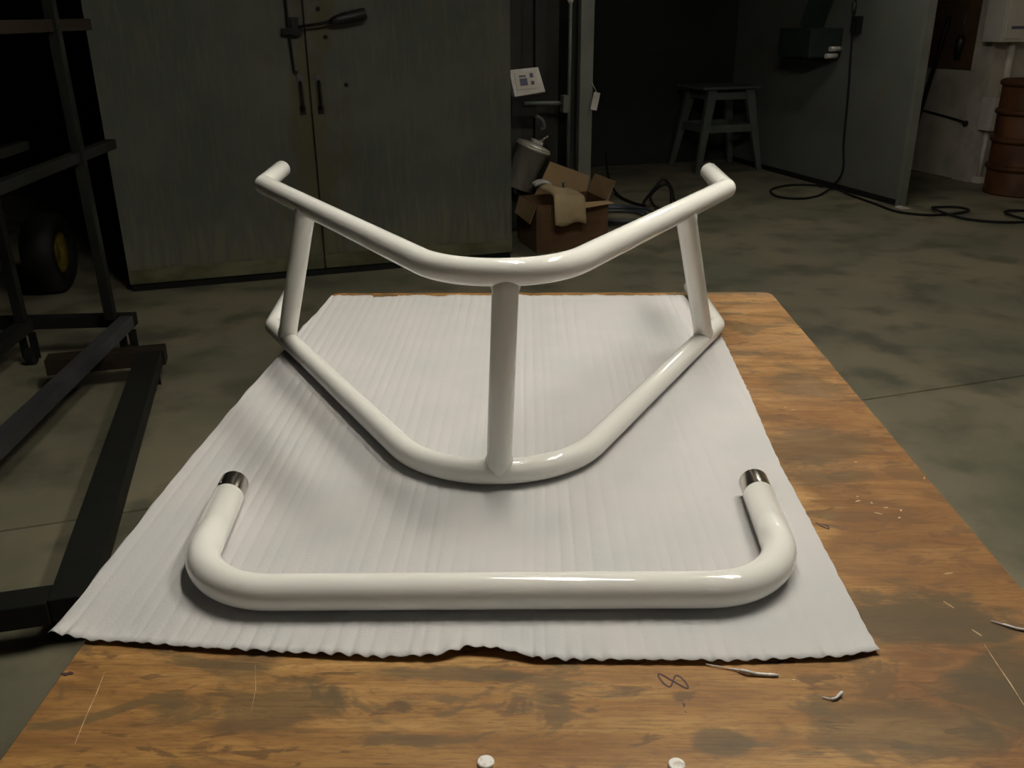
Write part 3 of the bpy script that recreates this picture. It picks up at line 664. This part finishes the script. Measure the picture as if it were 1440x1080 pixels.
# ------------------------------------------------------------------ hoses on the floor
h1 = MB().tube(spline([st(3.66, 8.42, 0.30), st(3.56, 8.1, 0.10), st(3.47, 7.7, 0.02), st(3.43, 7.35, 0.016), st(3.47, 7.12, 0.016), st(3.46, 7.10, 0.05), st(3.54, 7.08, 0.16), st(3.635, 7.1, 0.232), st(3.705, 7.08, 0.16), st(3.735, 7.06, 0.05), st(3.80, 7.0, 0.016), st(3.70, 6.85, 0.016), st(3.50, 6.9, 0.03), st(3.50, 7.06, 0.10), st(3.58, 7.02, 0.20), st(3.66, 7.02, 0.18), st(3.66, 6.98, 0.06), st(3.60, 6.88, 0.018), st(3.54, 6.80, 0.016)], 8), 0.012, 10).build('black_hose', M_RUBBER, smooth=True)
tag(h1, 'black rubber hose looped up off the floor beside the cardboard box', 'hose')
pts = []
for k in range(0, 5 * 24 + 1):
    a = 2 * math.pi * k / 24; rr = 0.25 + 0.012 * math.sin(k * 0.9) + 0.018 * k / 24
    pts.append(st(3.06 + rr * math.cos(a) * 0.95, 6.75 + rr * math.sin(a), 0.013 + 0.010 * (k / 24) + 0.006 * math.sin(k * 0.37)))
h2 = MB().tube(pts, 0.011, 8).build('coiled_hose', M_BLUEHOSE, smooth=True)
tag(h2, 'grey-blue hose coiled flat on the floor near the booth', 'hose')
CB = [(2.913, 8.60), (2.747, 8.82), (2.476, 8.844), (2.24, 8.60), (2.222, 8.27), (2.395, 8.168), (2.591, 8.298), (2.80, 8.54), (2.90, 8.291), (2.972, 7.93), (3.037, 7.598), (3.215, 7.453), (3.40, 7.47), (3.579, 7.559), (3.66, 7.655), (3.609, 7.765), (3.46, 7.767), (3.355, 7.65), (3.365, 7.45), (3.488, 7.284), (3.663, 7.176), (3.883, 7.172), (4.2, 7.25), (4.35, 7.45), (4.1, 7.61), (3.86, 7.45), (4.0, 7.2), (4.5, 6.9), (5.2, 6.6)]
fc = MB().tube(spline([(x, y, 0.011 + (0.018 if i in (7, 17, 18, 25) else 0)) for i, (x, y) in enumerate(CB)], 8), 0.0105, 8).build('floor_cable', M_RUBBER, smooth=True)
tag(fc, 'long dark cable looping across the floor in front of the booth panel', 'cable')
sc = MB().grid(lambda u, v: st(5.47 + 0.09 * u, 6.27 + 0.10 * v, 0.003 + 0.012 * math.sin(3.1 * u) * v), 4, 4).build('paper_scrap', M_WHITEPLASTIC, solid=0.002, off=1)
tag(sc, 'small pale scrap on the floor at the booth panel corner', 'scrap')

# ------------------------------------------------------------------ right wall fittings
eb = thing('electrical_box', 'pale grey electrical box high on the white wall end', 'electrical box', st(7.07, 7.1, 1.29))
bxb = MB().box(6.83, 7.33, 6.93, 7.149, 1.29, 2.0, ROT).build('case', M_GREYPAINT, eb, bevel=0.008)
cv = MB().box(6.86, 7.30, 6.92, 6.929, 1.32, 1.97, ROT).build('cover', M_GREYPAINT, eb, bevel=0.003)
MB().box(6.92, 7.16, 6.916, 6.9195, 1.40, 1.425, ROT).build('name_plate', M_PRINT, cv)
MB().box(7.17, 7.185, 6.908, 6.9195, 1.38, 1.97, ROT).build('seam_rib', M_GREYPAINT, cv)
cd = thing('conduit_run', 'pale painted conduit with pull box below the electrical box', 'conduit', st(7.05, 7.1, 0))
MB().tube([st(7.10, 7.06, 1.288), st(7.10, 7.06, 0.80)], 0.036, 16).build('upper_pipe', M_CONDUIT, cd, smooth=True)
MB().box(6.96, 7.135, 7.0, 7.148, 0.50, 0.80, ROT).build('pull_box', M_CONDUIT, cd, bevel=0.008)
MB().tube([st(7.10, 6.985, 0.78), st(7.14, 6.97, 0.86)], 0.022, 10).build('elbow', M_DARKSTEEL, cd, smooth=True)
MB().tube([st(7.03, 7.09, 0.50), st(7.03, 7.09, 0.05)], 0.022, 12).build('lower_pipe', M_CONDUIT, cd, smooth=True)
MB().box(6.99, 7.07, 7.05, 7.13, 0.0, 0.06, ROT).build('floor_fitting', M_CONDUIT, cd, bevel=0.004)
wc = thing('wall_cable', 'thin dark cable running along the white wall', 'cable', st(6.96, 7.7, 0.55))
MB().tube(spline([st(6.985, 8.3, 0.64), st(6.985, 8.0, 0.61), st(6.985, 7.7, 0.585), st(6.975, 7.42, 0.56), st(6.950, 7.30, 0.55)], 6), 0.011, 8).build('cord', M_BLACK, wc, smooth=True)
MB().lathe([(0.0, -.028), (0.022, -.02), (0.028, 0), (0.022, .02), (0.0, .028)], 12, Matrix.Translation(st(6.936, 7.28, 0.545))).build('plug', M_BLACK, wc, smooth=True)
lp = MB().tube([st(6.885, 7.975, 0.022), st(6.925, 7.73, 1.40), st(6.928, 7.71, 1.5)], 0.022, 10).build('leaning_pole', M_BLACK, smooth=True)
tag(lp, 'dark pole leaning against the white wall', 'pole')
hk = thing('hanging_tool', 'dark tool hanging on the brown board', 'tool', st(6.94, 7.75, 1.12))
MB().tube([st(6.955, 7.53, 1.62), st(6.955, 7.53, 1.34)], [0.008, 0.012], 8).build('shank', M_BRIGHTSTEEL, hk, smooth=True)
MB().tube([st(6.94, 7.53, 1.34), st(6.94, 7.53, 1.30), st(6.94, 7.54, 1.12)], [0.02, 0.045, 0.03], 10).build('head', M_BLACK, hk, smooth=True)

# brown drum with rolling hoops
dr = thing('drum', 'brown metal drum with raised hoops against the right wall', 'drum', st(6.97, 6.55))
DM = Matrix.Translation(st(6.97, 6.55, 0))
R0 = 0.285
prof = [(R0 - .02, 0), (R0 + .004, 0.002), (R0 + .004, 0.02), (R0, 0.024), (R0, 0.97), (R0 - .01, 0.985), (R0 - .04, 0.978), (0.0, 0.978)]
MB().lathe(prof, 48, DM).build('drum_body', M_DRUM, dr, smooth=True)
for z in (0.24, 0.48, 0.72, 0.965):
    MB().lathe([(R0 + .0005, z - 0.028), (R0 + .018, z - 0.016), (R0 + .022, z), (R0 + .018, z + 0.016), (R0 + .0005, z + 0.028)], 48, DM).build('hoop', M_DRUM, dr, smooth=True)
MB().lathe([(0.022, 0), (0.022, 0.04), (0.030, 0.045), (0.030, 0.06)], 12, Matrix.Translation(st(6.97 + 0.05, 6.55 - R0 + 0.002, 0.13)) @ ROT @ Matrix.Rotation(math.pi / 2, 4, 'X')).build('drain_cap', M_DARKSTEEL, dr, smooth=True)

# ------------------------------------------------------------------ steel carts on the left
rk = thing('storage_rack', 'tall dark steel rack on casters with arms and a low outrigger frame', 'rack', (-1.9, 3.3, 0))
dA = Vector((-0.272, 0.962, 0)).normalized(); nA = Vector((dA.y, -dA.x, 0))     # nA points right
CA0 = Vector((-1.222, 1.960, 0))
def ca_pt(l, w, z): return CA0 + dA * l + nA * w + Vector((0, 0, z))
MB().beam(ca_pt(0.0, 0, 0.125), ca_pt(1.93, 0, 0.125), 0.105, 0.07).build('side_rail', M_DARKSTEEL, rk, bevel=0.004)
MB().beam(ca_pt(0.035, -0.74, 0.124), ca_pt(0.035, -0.054, 0.124), 0.09, 0.068).build('end_rail', M_DARKSTEEL, rk, bevel=0.004)
MB().beam(ca_pt(1.985, -0.44, 0.125), ca_pt(1.985, 0.065, 0.125), 0.10, 0.072).build('end_rail', M_RUSTSTEEL, rk, bevel=0.004)
dB = Vector((-0.085, 0.996, 0)).normalized(); nB = Vector((dB.y, -dB.x, 0))
RB0 = Vector((-2.03, 4.10, 0))
def rb(l, w, z): return RB0 + dB * l + nB * w + Vector((0, 0, z))
MB().beam(rb(-2.2, 0.055, 0.195), rb(0.05, 0.055, 0.195), 0.06, 0.06).build('base_rail', M_BRIGHTSTEEL, rk, bevel=0.003)
MB().beam(rb(-2.2, -0.42, 0.195), rb(0.05, -0.42, 0.195), 0.06, 0.06).build('base_rail', M_DARKSTEEL, rk, bevel=0.003)
MB().beam(rb(0.08, -1.3, 0.195), rb(0.08, 0.085, 0.195), 0.055, 0.06).build('cross_rail', M_DARKSTEEL, rk, bevel=0.003)
for w in (0.0, -0.42):
    MB().beam(rb(0.0, w, 0.226), rb(0.0, w + (-0.02), 2.1), 0.045, 0.045).build('post', M_DARKSTEEL, rk, bevel=0.003)
    MB().beam(rb(-0.9, w - .02, 0.99), rb(0.45, w - .02, 0.99), 0.05, 0.045).build('arm', M_DARKSTEEL, rk, bevel=0.003)
MB().beam(rb(-0.9, -0.03, 1.54), rb(0.42, -0.03, 1.54), 0.05, 0.05).build('arm', M_RUSTSTEEL, rk, bevel=0.003)
def caster(fn, l, w, zt):
    cst = MB().beam(fn(l, w - 0.025, zt), fn(l, w - 0.025, 0.03), 0.005, 0.04).beam(fn(l, w + 0.025, zt), fn(l, w + 0.025, 0.03), 0.005, 0.04).build('caster_fork', M_DARKSTEEL, rk)
    MB().tube([fn(l, w - 0.018, 0.042), fn(l, w + 0.018, 0.042)], 0.042, 20).build('caster_wheel', M_RUBBER, cst)
caster(ca_pt, 0.06, 0, 0.089); caster(ca_pt, 1.85, 0, 0.089)
for l, w in ((0.02, 0.055), (-2.1, 0.055), (0.02, -0.42), (-2.1, -0.42)): caster(rb, l, w, 0.164)

# tyre with a yellow hub in the dark corner
ty = thing('tyre', 'black tyre with a yellow hub standing in the dark left corner', 'wheel', (-2.93, 5.35, 0))
WM = Matrix.Translation((-2.95, 5.34, 0.245)) @ Matrix.Rotation(math.radians(98), 4, 'Z') @ Matrix.Rotation(math.pi / 2, 4, 'X')
MB().lathe([(0.13, -.08), (0.20, -.095), (0.238, -.07), (0.245, 0), (0.238, .07), (0.20, .095), (0.13, .08), (0.13, -.08)], 40, WM).build('tread', M_RUBBER, ty, smooth=True)
MB().lathe([(0.0, .03), (0.04, .05), (0.05, .035), (0.11, .03), (0.128, .065), (0.128, -.06), (0.0, -.05)], 32, WM).build('hub', M_YELLOW, ty, smooth=True)
